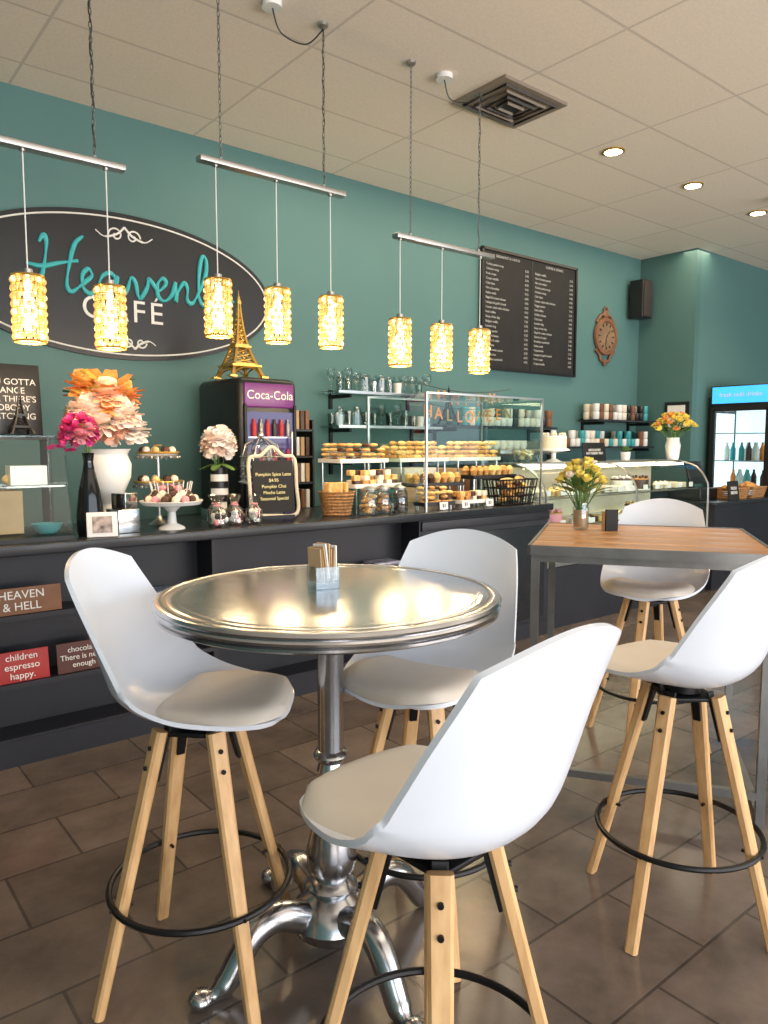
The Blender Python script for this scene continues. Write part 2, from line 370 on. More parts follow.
# ---------------------------------------------------------------- front counter
X0,X1=-2.2,4.5
g=G('service_counter')
g.box(((X0+X1)/2,3.56+.375,.985),(X1-X0+.04,.80,.05),ctop,0,.006)
g.box(((X0+X1)/2,4.0,.48),(X1-X0,.5,.96),cblk)
g.box(((X0+X1)/2,3.66,.06),(X1-X0,.20,.12),cblk)
for z in(.12,.37,.68): g.box(((X0+3.2)/2,3.66,z),(3.2-X0,.19,.022),cblk)
for x in(-2.2,-1.0,.30,1.74,3.2): g.box((x,3.665,.48),(.03,.19,.96),cblk)
g.box(((3.2+X1)/2,3.67,.48),(X1-3.2,.20,.96),cblk)
g.box(((3.2+X1)/2,3.563,.92),(X1-3.2,.015,.06),cblk,0,.004)
g.box(((3.2+X1)/2,3.563,.5),(X1-3.3,.012,.70),ctop,0,.004)
g.obj()
def sign(name,x,z,w,h,m,lines,size,y=3.585,tilt=0,tm=None):
    g=G(name); g.box((0,0,h/2),(w,.012,h),m,0,.002); o=g.obj((x,y,z+.001)); o.rotation_euler=(R(-8),0,tilt)
    text(lines,(0,-.008,h/2),size,tm or chw,o)
    return o
sign('wooden_plaque',.80,.691,.34,.12,brown,'HEAVEN\n& HELL',.052)
sign('red_plaque',.79,.381,.23,.14,red,'children\nespresso\nhappy.',.042)
sign('chocolate_plaque',1.06,.381,.24,.14,M('dark_red_sign',(.10,.035,.03),.6),'chocolate\nThere is never\nenough',.036)
for i,(x,z,c) in enumerate([(1.45,.691,(.2,.25,.35)),(2.05,.691,(.35,.35,.3)),(2.35,.691,(.12,.12,.3)),(2.95,.691,(.3,.3,.4)),(1.95,.381,(.1,.4,.1)),(2.3,.381,(.5,.5,.1))]):
    g=G('magazine'); mm=M('magazine_cover%d'%i,c,.4,var=.6,scale=25); g.box((0,0,.004),(.21,.14,.008),mm); g.box((.01,.005,.011),(.2,.13,.006),wht,R(5)); g.box((-.005,0,.017),(.2,.13,.006),mm,R(-4)); g.obj((x,3.66,z+.001))
# ---------------------------------------------------------------- back counter and wall items
g=G('back_counter'); g.box((5.15,4.9,.45),(6.1,.5,.9),cblk); g.box((5.15,4.89,.92),(6.12,.54,.04),ctop,0,.005)
for i in range(9): g.box((2.45+i*.67,4.645,.45),(.62,.012,.78),ctop,0,.004)
g.obj()
g=G('countertop_drinks_fridge')
g.box((0,0,.48),(.46,.62,.96),black,0,.05)
g.box((0,-.315,.40),(.36,.02,.66),M('fridge_glass',(.015,.012,.025),.1,emit=(.20,.14,.45),es=.35))
g.box((0,-.318,.84),(.38,.02,.16),M('fridge_header',(.08,.015,.08),.3,emit=(.30,.04,.28),es=.4),0,.01)
for i in range(3):
    g.box((0,-.33,.16+.2*i),(.34,.006,.008),steel)
    for k in range(6): g.lathe([(0,-.055),(.018,-.055),(.019,.02),(.009,.045),(.009,.06),(0,.061)],(-.13+k*.052,-.335,.222+.2*i),[red,black,red,gunm][(i+k)%4],10)
for s_ in(-1,1): g.box((s_*.19,-.33,.42),(.02,.02,.72),blackm,0,.004)
g.box((.15,-.355,.45),(.014,.02,.3),steel,0,.004)
fr=g.obj((2.57,4.72,.941)); text('Coca-Cola',(0,-.332,.84),.082,chw,fr)
def eiffel(name,h,m,loc):
    g=G(name); b=h*.20
    prof=[(0,b),(.12,b*.78),(.25,b*.55),(.4,b*.34),(.6,b*.18),(.8,b*.09),(1,b*.03)]
    f=lambda t:lerp(prof,t)
    for sx in(-1,1):
        for sy in(-1,1):
            g.tube([(sx*f(t/20),sy*f(t/20),h*t/20*.93) for t in range(21)],[h*.026*(1-.7*t/20) for t in range(21)],m,4)
    for t,k in((.14,1.25),(.36,1.3),(.86,1.6)):
        g.box((0,0,h*t),(f(t)*2*k,f(t)*2*k,h*.022),m); g.box((0,0,h*t+h*.02),(f(t)*2*k*.8,f(t)*2*k*.8,h*.02),m)
    for k in range(14):
        t0=.0+.06*k;t1=t0+.06
        if t0<.1: continue
        for a in range(4):
            c,s_=math.cos(a*math.pi/2),math.sin(a*math.pi/2)
            P=lambda x,y,t:(x*f(t)*c-y*f(t)*s_,x*f(t)*s_+y*f(t)*c,h*t*.93)
            g.tube([P(-1,-1,t0),P(1,-1,t1)],h*.007,m,4); g.tube([P(1,-1,t0),P(-1,-1,t1)],h*.007,m,4)
    for a in range(4):
        c,s_=math.cos(a*math.pi/2),math.sin(a*math.pi/2)
        g.tube([((x*c-(-b*.88)*s_),(x*s_+(-b*.88)*c),h*.01+h*.11*math.sqrt(max(0,1-(x/(b*.8))**2))) for x in [b*.8*math.cos(math.pi*k/10) for k in range(11)]],h*.01,m,4)
        for q in (-1,1): g.box((q*b,b if a%2 else -b,h*.01),(b*.42,b*.42,h*.02),m)
    g.tube([(0,0,h*.9),(0,0,h)],[h*.012,h*.003],m,6)
    return g.obj(loc)
eiffel('gold_eiffel_tower_figurine',.60,gold,(2.50,4.68,1.909))
eiffel('black_eiffel_tower_figurine',.26,black,(.93,4.03,1.504))
eiffel('iron_eiffel_tower_figurine',.36,blackm,(4.82,5.0,1.638))
g=G('magazine_rack')
for x in(-.13,.13): g.box((x,0,.35),(.015,.25,.70),black)
for k in range(4):
    g.box((0,0,.02+k*.2),(.26,.25,.015),black)
    for j in range(5): g.box((-.09+j*.045,-.02,.10+k*.2),(.03,.17,.14),[wht,kraft,choc,brown][(j+k)%4])
g.obj((3.04,4.9,.94))
def tumbler(g,c,r,h,m): g.lathe([(0,0),(r*.8,0),(r,h),(r*.92,h),(r*.72,.012),(0,.012)],c,m,12)
def wineglass(g,c,r,h,m): g.lathe([(0,0),(r*.8,.002),(.006,.008),(.005,h*.45),(r*.8,h*.58),(r,h*.75),(r*.85,h)],c,m,12,cap=False)
def mug(g,c,m,r=.04,h=.085):
    g.lathe([(r*.75,0),(r*.95,.01),(r,h),(r*.9,h),(r*.85,.01),(0,.01)],c,m,14)
    g.tube([(c[0]+r*.9+.025*math.sin(math.pi*k/6),c[1],c[2]+h*.2+h*.6*k/6) for k in range(7)],.006,m,6)
def shelf(name,x0,x1,z,items,y=5.03,d=.26,st=.06):
    g=G(name); g.box(((x0+x1)/2,y,z),(x1-x0,d,.02),glassd if items=='glass' else cblk)
    if items=='glass': g.box(((x0+x1)/2,y-d/2,z),(x1-x0,.008,.022),steel)
    for x in(x0+.12,x1-.12): g.box((x,y,z-.03),(.02,d,.03),blackm); g.box((x,WY-.012,z-.05),(.03,.02,.16),blackm)
    x=x0+st
    while x<x1-.05:
        for yy in(y-.06,y+.06):
            if items=='glass':
                q=random.random()
                if q<.45: tumbler(g,(x,yy,z+.011),.034,random.choice([.10,.14,.12]),tumb)
                elif q<.8: wineglass(g,(x,yy,z+.011),.036,random.choice([.16,.19]),tumb)
                elif q<.9: g.lathe([(0,0),(.035,0),(.036,.11),(.02,.13),(.02,.15),(0,.15)],(x,yy,z+.011),jar,12)
                else: tumbler(g,(x,yy,z+.011),.038,.09,random.choice([wht,wht,jar]))
            elif items=='mug':
                mm=random.choice([wht,wht,cream,teald,cream,black,brown,wht]); mug(g,(x,yy,z+.011),mm)
                if random.random()<.5: mug(g,(x,yy,z+.099),mm)
            else:
                for q in range(random.randint(2,7)): g.cyl((x,yy,z+.017+q*.012),.05,.008,random.choice([wht,wht,cream]),14)
        x+=.088 if items!='plate' else .13
    return g.obj()
shelf('glassware_shelf',3.5,4.6,1.88,'glass'); shelf('glassware_shelf',3.5,4.65,1.60,'glass'); shelf('plate_shelf',3.5,4.65,1.33,'plate')
shelf('mug_shelf',7.0,8.15,1.72,'mug'); shelf('mug_shelf',6.4,8.15,1.42,'mug'); shelf('mug_shelf',4.7,6.3,1.62,'mug',st=.30)
g=G('espresso_machine'); g.box((0,0,.08),(.7,.45,.08),steel,0,.01); g.box((0,.1,.27),(.7,.25,.34),steel,0,.02); g.box((0,-.02,.44),(.72,.48,.05),steel,0,.01)
for x in(-.2,.05): g.cyl((x,-.1,.36),.035,.08,blackm); g.tube([(x,-.1,.33),(x,-.25,.32)],.012,black,8)
for x in(-.25,-.15,-.05,.05,.15,.25): mug(g,(x,.0,.466),wht)
g.tube([(.28,-.15,.4),(.3,-.2,.3),(.3,-.18,.2)],.007,steel,6)
for x in(-.3,.3): g.cyl((x,0,.02),.02,.04,black,10)
g.obj((5.5,4.9,.94))
g=G('coffee_grinder'); g.box((0,0,.12),(.16,.22,.24),black,0,.02); g.lathe([(.04,.24),(.09,.36),(.09,.42)],(0,0,0),jar,16); g.cyl((0,0,.43),.093,.02,black); g.obj((6.1,4.9,.94))
g=G('stacked_cup_tower')
for x in range(4):
    for y in range(2): g.lathe([(.03,0),(.042,.30),(.045,.31)],(x*.1,y*.1,0),wht if x%2 else kraft,12)
g.obj((6.6,4.82,.94))
g=G('storage_box_stack')
for x,z,w,h,m in((0,.10,.4,.2,kraft),(0,.26,.36,.11,wht),(.42,.10,.35,.20,brown),(.42,.25,.3,.10,kraft),(-.4,.09,.3,.18,teald)): g.box((x,0,z),(w,.3,h),m,0,.004)
g.obj((4.2,4.84,.94))
# ---------------------------------------------------------------- oval sign
CX,CZ=1.90,2.53; rx,rz_=1.14,.49
def ell(g,sx,sz,y0,y1,m,seg=96):
    vs=[];fs=[]
    for y in(y0,y1):
        for i in range(seg): t=2*math.pi*i/seg; vs.append((sx*math.cos(t),y,sz*math.sin(t)))
    fs=[[i,(i+1)%seg,seg+(i+1)%seg,seg+i] for i in range(seg)]+[list(range(seg)),list(range(seg,2*seg))[::-1]]
    g.add(vs,fs,m)
g=G('oval_cafe_sign'); ell(g,rx,rz_,0,-.03,black)
g.tube([((rx-.035)*math.cos(t*math.pi/60),-.031,(rz_-.035)*math.sin(t*math.pi/60)) for t in range(120)],.006,chw,6,True)
H=[[(.12,.86),(.2,1.0),(.24,.85),(.18,.4),(.08,.05),(-.1,.02),(-.12,.12)],[(.85,1.08),(.7,.9),(.6,.5),(.55,.12),(.62,0),(.75,.1),(.85,.2),(.98,.35),(.92,.47),(.82,.35),(.82,.12),(.93,0),(1.1,.1)],[(-.1,.45),(.15,.42),(.45,.52),(.75,.6)],
[(1.4,.36),(1.3,.44),(1.16,.36),(1.1,.15),(1.18,0),(1.3,.08),(1.42,.38),(1.4,.12),(1.48,0),(1.6,.15),(1.68,.4),(1.76,.3),(1.8,.05),(1.86,.02),(1.98,.25),(2.0,.42),(2.08,.34),(2.2,.2),(2.34,.36),(2.28,.46),(2.18,.33),(2.18,.1),(2.3,0),(2.45,.14),(2.53,.4),(2.54,.2),(2.53,.02),(2.58,.22),(2.7,.42),(2.77,.3),(2.76,.08),(2.84,0),(2.95,.15),(3.14,.6),(3.17,.95),(3.09,1.02),(3.02,.7),(3.0,.2),(3.08,0),(3.2,.14),(3.27,.4)],
[(3.27,.4),(3.27,.15),(3.36,.04),(3.5,.2),(3.56,.42),(3.52,0),(3.42,-.38),(3.3,-.46),(3.24,-.34),(3.4,-.12),(3.75,.15)]]
for st in H:
    pts=cr([(-.60+x*.378,-.036,.0+y*.34-.08+x*.008) for x,y in st],8); n=len(pts)
    g.tube(pts,[.008+.009*abs(math.sin(i*.16)) for i in range(n)],tealt,8)
def scroll(cx,cz,s,mirror,flip):
    pts=[]
    for k in range(26):
        t=k/25*3.6*math.pi/1.6; r=s*(.30-.24*k/25); pts.append((cx+mirror*(s*.35+r*math.cos(t)),-.034,cz+flip*(r*math.sin(t))))
    g.tube(pts,.006,chw,5)
    g.tube(cr([(cx,-.034,cz+flip*s*.35),(cx+mirror*s*.3,-.034,cz+flip*s*.05),(cx+mirror*s*.8,-.034,cz-flip*s*.12),(cx+mirror*s*1.15,-.034,cz+flip*s*.08)],6),[.008]*12+[.004]*7,chw,5)
for mi_ in(-1,1): scroll(0,.34,.17,mi_,1); scroll(.05,-.37,.13,mi_,-1)
sg=g.obj((CX,WY,CZ))
text('CAFÉ',(-.02,-.034,-.165),.215,chw,sg,sp=1.2)
# ---------------------------------------------------------------- menu board
g=G('wall_menu_board')
g.box((0,0,0),(1.50,.03,1.16),chalk)
for x in(-.745,.745): g.box((x,-.018,0),(.025,.03,1.18),black)
g.box((0,-.016,0),(.010,.006,1.14),black)
for z in(-.58,.58): g.box((0,-.018,z),(1.51,.03,.025),black)
mb=g.obj((6.16,WY-.02,2.79))
items=['Bagel & cream cheese','Breakfast sandwich','Ham & swiss panini','Turkey pesto wrap','Caesar salad with chicken','Soup of the day','Grilled cheese','Chicken wrap','Quiche & salad','Belgian waffle','Lasagna & garlic bread','Veggie panini','Crepe nutella','Fruit crepe','Cappuccino','Cafe latte','Hot chocolate','London fog','Italian soda','Iced coffee','Chai latte']
for k in(0,1):
    cx=-.37+k*.74
    text('BREAKFAST & LUNCH' if k==0 else 'COFFEE & DRINKS',(cx,-.018,.525),.036,mtx,mb)
    random.shuffle(items)
    text('\n'.join(items),(cx-.32,-.018,-.025),.033,mtx,mb,align='LEFT',lsp=1.40)
    text('\n'.join('%d.%d5'%(random.randint(3,9),random.choice([2,4,7,9])) for _ in items),(cx+.32,-.018,-.025),.033,mtx,mb,align='RIGHT',lsp=1.40)
g=G('ornate_wall_clock')
X=Matrix.Rotation(R(90),4,'X')
g.lathe([(0,0),(.20,0),(.215,.02),(.21,.045),(.17,.05),(.165,.035)],(0,0,0),brown,36,X=X,cap=False); g.lathe([(.165,.036),(0,.036)],(0,0,0),M('clock_face',(.22,.14,.08),.5,var=.3),36,X=X,cap=False)
for i in range(12):
    t=i*math.pi/6; g.box((.135*math.sin(t),-.04,.135*math.cos(t)),(.012,.006,.03),black,rot=(0,t,0))
g.beam((0,-.045,0),(.06,-.045,.07),.01,.004,.004,.004,black); g.beam((0,-.045,0),(-.02,-.045,-.11),.008,.004,.004,.004,black)
g.sph((0,-.02,.25),(.05,.02,.05),brown); g.ring((0,-.02,.30),.035,.01,brown,20,6,Matrix.Rotation(R(90),3,'X'))
for s_ in(-1,1): g.tube(cr([(0,-.02,-.30),(s_*.08,-.02,-.27),(s_*.10,-.02,-.22),(s_*.18,-.02,-.16)],5),.018,brown,6); g.tube(cr([(0,-.02,.22),(s_*.08,-.02,.24),(s_*.17,-.02,.15)],5),.016,brown,6)
g.sph((0,-.02,-.30),(.03,.02,.04),brown)
g.obj((7.50,WY,2.70))
g=G('wall_speaker'); g.box((0,-.14,0),(.20,.18,.44),black,0,.01); g.box((0,-.235,0),(.17,.01,.41),M('speaker_grille',(.03,.025,.022),.7),0,.004); g.box((0,-.03,0),(.05,.06,.1),blackm)
g.obj((8.02,WY,3.16))
g=G('framed_certificate'); g.box((0,0,0),(.02,.30,.34),black); g.box((-.012,0,0),(.004,.22,.26),wht); g.obj((SX-.011,4.66,1.78))
g=G('halloween_letter_banner')
cat=lambda x,z:z-.05*math.sin((x-3.95)/1.1*math.pi)
for z in(1.94,1.80): g.tube([(x,4.45,cat(x,z)) for x in [3.95+.1*k for k in range(12)]],.003,black,4)
bo=g.obj()
for wd,z,xa,xb in(('HAPPY',1.87,4.2,4.8),('HALLOWEEN',1.73,4.05,5.0)):
    for i,chh in enumerate(wd):
        x=xa+(xb-xa)*i/(len(wd)-1); text(chh,(x,4.44,cat(x,z)),.14,[orange,orange,gold][i%3],bo,ext=.003)
# ---------------------------------------------------------------- countertop goods
g=G('acrylic_display_case')
g.box((0,0,.01),(.5,.36,.02),black)
g.grid(lambda u,v:Vector((-.25+u*.5,-.18+.10*v,.02+.46*v)),1,1,glass)
for x in(-.25,.25):
    g.add([(x,-.18,.02),(x,.18,.02),(x,.18,.48),(x,-.08,.48)],[[0,1,2,3]],glass)
    g.tube([(x,-.18,.02),(x,-.08,.48),(x,.18,.48),(x,.18,.02)],.004,jar,4)
g.box((0,.05,.482),(.5,.26,.006),glass); g.box((0,.02,.25),(.49,.26,.008),jar)
g.box((-.03,.03,.13),(.2,.14,.2),kraft); g.box((.1,0,.30),(.16,.1,.09),wht); g.lathe([(.03,0),(.05,.01),(.07,.05),(.065,.05),(.04,.012)],(.17,-.05,.02),teald,20)
for i in range(5): g.sph((-.18+i*.07,.03,.28),(.03,.03,.025),bread2)
g.obj((.79,3.79,1.01))
g=G('framed_quote_sign'); g.box((0,0,.17),(.30,.02,.36),black,0,.003); o=g.obj((.91,4.14,1.514)); o.rotation_euler=(R(-6),0,0)
text("YOU GOTTA\nDANCE\nLIKE THERE'S\nNOBODY\nWATCHING",(0,-.012,.17),.044,chw,o)
g=G('tall_shelf_riser'); g.box((0,0,.24),(.5,.14,.02),black); g.box((-.24,0,.24),(.02,.14,.47),black); g.box((.24,0,.24),(.02,.14,.47),black); g.box((0,.03,.482),(.5,.22,.02),black); g.obj((.82,4.10,1.006))
g=G('black_bottle_vase')
g.lathe([(0,0),(.055,0),(.062,.02),(.064,.10),(.05,.22),(.028,.32),(.022,.36),(.028,.40),(.030,.405)],(0,0,0),M('black_gloss',(.01,.01,.012),.08),28)
bunch(g,(-.05,-.02,.50),.075,[mag,mag,mag,pinki],20,.040)
for i in range(9): flower(g,(-.10+random.uniform(-.07,.05),random.uniform(-.05,.03),.44+random.uniform(-.05,.06)),.04,mag,(5,),(random.uniform(-1,.2),-.8,.3))
for s_ in range(5): stem(g,(0,0,.38),(-.03+random.uniform(-.05,.05),-.02,.5))
g.obj((1.15,3.70,1.01))
g=G('white_urn_bouquet')
g.lathe([(0,0),(.07,0),(.075,.015),(.04,.05),(.035,.08),(.08,.14),(.115,.22),(.12,.29),(.10,.34),(.11,.36),(.12,.37),(.10,.37)],(0,0,.05),wht,32)
g.box((0,0,.025),(.2,.2,.05),mirror)
bunch(g,(-.02,0,.57),.15,[peach,blush,blush,org,peach,blush],38,.07,lv=.3)
for d,m_ in (((-.12,-.08,.62),blush),((.06,-.13,.60),blush),((-.03,-.12,.70),peach),((.08,-.06,.70),org),((-.12,-.02,.74),org),((.11,-.10,.52),ivory)):
    flower(g,d,.095,m_,(5,7,9,11),(d[0]*2,-.8,.4))
for i in range(18):
    t=random.uniform(0,6.28); leaf(g,(0,0,.66),(math.cos(t),math.sin(t),random.uniform(.3,1.8)),.21,random.choice([org,grn,yel,org]))
g.obj((1.33,3.96,1.011))
g=G('mirrored_candle_box'); g.box((0,0,.06),(.12,.12,.12),mirror,0,.004); g.box((.01,.0,.16),(.09,.09,.08),mirror,R(20),.004); g.obj((1.32,3.73,1.011),R(10))
g=G('photo_frame'); g.box((0,0,.06),(.14,.012,.12),wht,0,.003); g.box((0,-.007,.06),(.09,.003,.08),M('photo_print',(.35,.28,.25),.4,var=.8,scale=30)); o=g.obj((1.17,3.59,1.012)); o.rotation_euler=(R(-10),0,R(-15))
def pops(g,c,r,n,m):
    for i in range(n):
        t=2*math.pi*i/n; g.sph((c[0]+r*math.cos(t),c[1]+r*math.sin(t),c[2]+.022),.022,m[i%len(m)],8,6)
g=G('tiered_cake_stand')
g.cyl((0,0,.2),.008,.40,steel)
g.lathe([(0,0),(.06,0),(.02,.03),(.012,.05)],(0,0,0),steel)
for z,r in((.22,.13),(.38,.115)):
    g.lathe([(.0,0),(r*.8,.0),(r,.015),(r+.004,.018),(r*.8,.006),(0,.006)],(0,0,z),wht,28); g.ring((0,0,z+.02),r,.006,gold,28,5)
    for i in range(28): t=i*math.pi/14; g.sph((r*math.cos(t),r*math.sin(t),z-.006),.009,jar if i%2 else steel,6,4)
    pops(g,(0,0,z+.01),r*.7,9,[bread2,choc,cream])
g.ring((0,0,.44),.02,.004,gold,14,5); g.obj((1.62,4.0,1.01))
g=G('footed_cake_plate')
g.lathe([(0,0),(.07,0),(.065,.01),(.025,.03),(.02,.09),(.05,.12),(.15,.13),(.165,.15),(.16,.152),(.14,.14),(0,.137)],(0,0,0),wht,32)
pops(g,(0,0,.137),.12,14,[choc,cream,pinki]); pops(g,(0,0,.165),.085,10,[cream,choc]); pops(g,(0,0,.19),.045,6,[choc,pinki])
for i in range(12):
    t=i*.52; g.tube([(.09*math.cos(t),.09*math.sin(t),.16),(.11*math.cos(t),.11*math.sin(t),.25)],.003,wht,5); g.sph((.09*math.cos(t),.09*math.sin(t),.17),.025,[choc,cream][i%2],8,6)
g.obj((1.58,3.735,1.01))
def candybag(loc):
    g=G('wrapped_candy_bag')
    for i in range(12): g.sph((random.uniform(-.03,.03),random.uniform(-.03,.03),.02+random.uniform(0,.06)),.018,random.choice([choc,wht,pinki,cream]),8,6)
    g.lathe([(.035,0),(.05,.02),(.048,.08),(.015,.115),(.03,.15),(.04,.165)],(0,0,0),jar,14,cap=False); g.ring((0,0,.115),.016,.005,pinki,14,5)
    g.obj(loc)
for p in((1.81,3.66),(1.92,3.68),(2.03,3.66),(1.86,3.80),(1.98,3.80)): candybag((p[0],p[1],1.01))
g=G('striped_flower_vase')
for i in range(6): g.cyl((0,0,.02+i*.04),.055-.004*abs(i-3),.04,black if i%2 else wht,24)
bunch(g,(0,0,.37),.08,[ivory,ivory,blush],20,.06,lv=.4)
for s_ in range(5): stem(g,(0,0,.2),(random.uniform(-.05,.05),0,.33))
for i in range(6): leaf(g,(0,0,.26),(math.cos(i),math.sin(i),-.1),.12,grn)
g.obj((1.98,3.98,1.081))
simple('vase_riser_box',[((1.98,3.98,1.045),(.16,.16,.07),mirror)])
g=G('ornate_tabletop_chalkboard')
g.box((0,0,.19),(.25,.012,.30),chalk)
per=cr([(-.14,0,.03),(0,0,.02),(.14,0,.03),(.145,0,.19),(.14,0,.35),(.07,0,.37),(0,0,.42),(-.07,0,.37),(-.14,0,.35),(-.145,0,.19),(-.14,0,.03)],6)
g.tube(per,.011,M('cream_frame',(.6,.55,.42),.5),8)
g.tube([(-.1,.1,.004),(-.08,0,.3)],.006,blackm,6); g.tube([(.1,.1,.004),(.08,0,.3)],.006,blackm,6); g.box((0,0,.012),(.24,.03,.02),blackm)
o=g.obj((2.20,3.72,1.022)); o.rotation_euler=(R(-6),0,R(-8))
text("Pumpkin Spice Latte\n$4.95\nPumpkin Chai\nMocha Latte\nSeasonal Special",(0,-.009,.19),.027,M('chalk_yellow',(.8,.72,.35),.8),o,lsp=1.3)
g=G('glass_cake_dome'); g.lathe([(0,0),(.07,0),(.02,.03),(.02,.14),(.13,.16),(.14,.17)],(0,0,0),wht,28); g.lathe([(.125,.17),(.125,.32),(.10,.39),(.04,.425),(0,.43)],(0,0,0),jar,28,cap=False)
for z in(.2,.26,.32): g.ring((0,0,z),.126,.003,steel,36,5)
for k in range(8):
    t=k*math.pi/4; g.tube([(r_*math.cos(t),r_*math.sin(t),z_) for r_,z_ in((.127,.32),(.102,.392),(.042,.427),(.005,.44))],.003,steel,5)
g.sph((0,0,.45),.022,steel); g.lathe([(0,.17),(.09,.17),(.09,.25),(0,.25)],(0,0,0),choc,20); g.obj((2.27,4.0,1.06))
simple('cake_dome_riser',[((2.27,4.0,1.035),(.2,.2,.048),black)])
g=G('wicker_basket'); g.lathe([(0,0),(.08,0),(.105,.14),(.11,.15),(.10,.15),(.075,.01)],(0,0,0),wick,24,sx=1.1)
for z in range(7): g.ring((0,0,.01+z*.02),.084+.0035*z,.008,wick,28,5)
for i in range(10): g.box((random.uniform(-.06,.06),random.uniform(-.05,.05),.16),(.06,.02,.09),bread2,random.uniform(0,3),.004)
g.obj((2.68,3.78,1.012))
def jarobj(loc,m,name='glass_cookie_jar'):
    g=G(name); g.lathe([(0,0),(.055,0),(.06,.01),(.06,.13),(.045,.15)],(0,0,0),jar,20,cap=False); g.lathe([(.05,.15),(.052,.165),(.02,.18),(.0,.185)],(0,0,0),steel,20)
    for i in range(22): g.sph((random.uniform(-.034,.034),random.uniform(-.034,.034),.02+i*.005),(.02,.02,.012),m,8,5)
    g.obj(loc)
jarobj((2.98,3.70,1.01),bread); jarobj((3.12,3.70,1.01),choc); jarobj((2.84,3.66,1.01),bread2)
def croissant(g,c,s,a,m):
    n=11; pts=[];rad=[]
    for k in range(n):
        t=-1+2*k/(n-1); x=t*s; y=-.35*s*t*t; pts.append((c[0]+x*math.cos(a)-y*math.sin(a),c[1]+x*math.sin(a)+y*math.cos(a),c[2])); rad.append(s*(.42*(1-t*t)**.6+.04)*(1 if k%2 else .86))
    g.tube(pts,rad,m,8)
def tray(name,loc,w,d,kind,h=.0,rows=3,cols=5,rise=None,lays=2,legs=True):
    g=G(name)
    if h and legs:
        for sx in(-1,1):
            for sy in(-1,1): g.cyl((sx*(w/2-.02),sy*(d/2-.02),h/2),.007,h,steel,8)
    g.box((0,0,h+.006),(w,d,.012),rise or wht,0,.003)
    for s_ in(-1,1): g.box((0,s_*d/2,h+.015),(w,.008,.026),rise or wht); g.box((s_*w/2,0,h+.015),(.008,d,.026),rise or wht)
    for i in range(cols):
        for j in range(rows):
            for lay in range(lays):
                if lay and random.random()<.25: continue
                x=-w/2+(i+.5)*w/cols; y=-d/2+(j+.5)*d/rows; z=h+.035+.032*lay
                x+=random.uniform(-.008,.008)
                if kind=='croissant': croissant(g,(x,y,z),w/cols*.5,random.uniform(-.3,.3),random.choice([bread,bread2]))
                elif kind=='cookie': g.sph((x,y,z-.012),(w/cols*.48,w/cols*.48,.013),random.choice([bread2,bread,bread2,choc]),12,6)
                elif kind=='muffin':
                    if lay==0: g.lathe([(.0,0),(w/cols*.28,0),(w/cols*.38,.04),(w/cols*.45,.05),(w/cols*.3,.075),(0,.085)],(x,y,h+.012),random.choice([bread,choc,bread2]),12)
                else: g.box((x,y,z),(w/cols*.7,d/rows*.7,.035),random.choice([bread2,choc,cream,bread]),random.uniform(-.2,.2),.004)
    return g.obj(loc)
tray('cookie_tray',(3.02,4.06,1.011),.40,.26,'cookie',.32,3,6,lays=4)
tray('scone_tray',(3.02,3.85,1.011),.38,.13,'square',.16,2,6,lays=3)
tray('croissant_tray',(3.56,4.06,1.011),.46,.26,'croissant',.32,3,6,lays=4)
tray('croissant_tray',(4.12,4.06,1.011),.46,.26,'croissant',.32,3,6,None,4)
tray('muffin_tray',(3.56,3.84,1.011),.46,.15,'muffin',.15,2,7,black)
tray('cookie_tray',(3.43,3.69,1.011),.28,.11,'cookie',.03,2,5,black,4)
tray('muffin_tray',(4.12,3.84,1.011),.46,.15,'muffin',.19,2,7,black)
tray('scone_tray',(3.77,3.69,1.011),.28,.11,'square',.03,2,5,wht)
g=G('wire_pastry_basket')
for z,k in((.0,1),(.06,1.05),(.12,1.12),(.18,1.2)): g.tube([(.17*k*a,.07*k*b,z+.005) for a,b in((-1,-1),(1,-1),(1,1),(-1,1))],.006,blackm,6,True)
for i in range(13):
    t=-1+i/6
    for s_ in(-1,1): g.tube([(.17*t,.07*s_,.005),(.17*1.2*t,.084*s_,.18)],.0045,blackm,5)
for i in range(5):
    t=-1+i/2
    for s_ in(-1,1): g.tube([(.17*s_,.07*t,.005),(.204*s_,.084*t,.18)],.0045,blackm,5)
g.box((0,0,.004),(.34,.14,.006),blackm)
for i in range(18): croissant(g,(random.uniform(-.12,.12),random.uniform(-.03,.03),.04+.009*i),.055,random.uniform(0,3),random.choice([bread,choc,bread2]))
g.obj((4.18,3.672,1.012))
g=G('glass_sneeze_guard')
for x in(3.27,4.44):
    g.box((x,3.92,1.40),(.008,.60,.76),glass)
    for y in(3.60,4.22): g.box((x,y,1.40),(.014,.014,.78),steel)
g.box((3.855,3.60,1.55),(1.17,.006,.46),glass); g.box((3.855,3.91,1.79),(1.18,.63,.008),glass)
for y in(3.60,4.22): g.box((3.855,y,1.79),(1.18,.012,.012),steel)
g.obj()
for i,(x,y) in enumerate([(2.93,3.765),(3.1,3.765),(3.45,3.615),(3.66,3.615),(3.9,3.615)]):
    g=G('price_card'); g.box((0,0,.03),(.075,.003,.05),wht); g.box((0,.006,.004),(.03,.016,.006),steel); o=g.obj((x,y,1.012)); o.rotation_euler=(R(-4),0,0); text('$3',(0,-.003,.03),.03,black,o,ext=.0005)
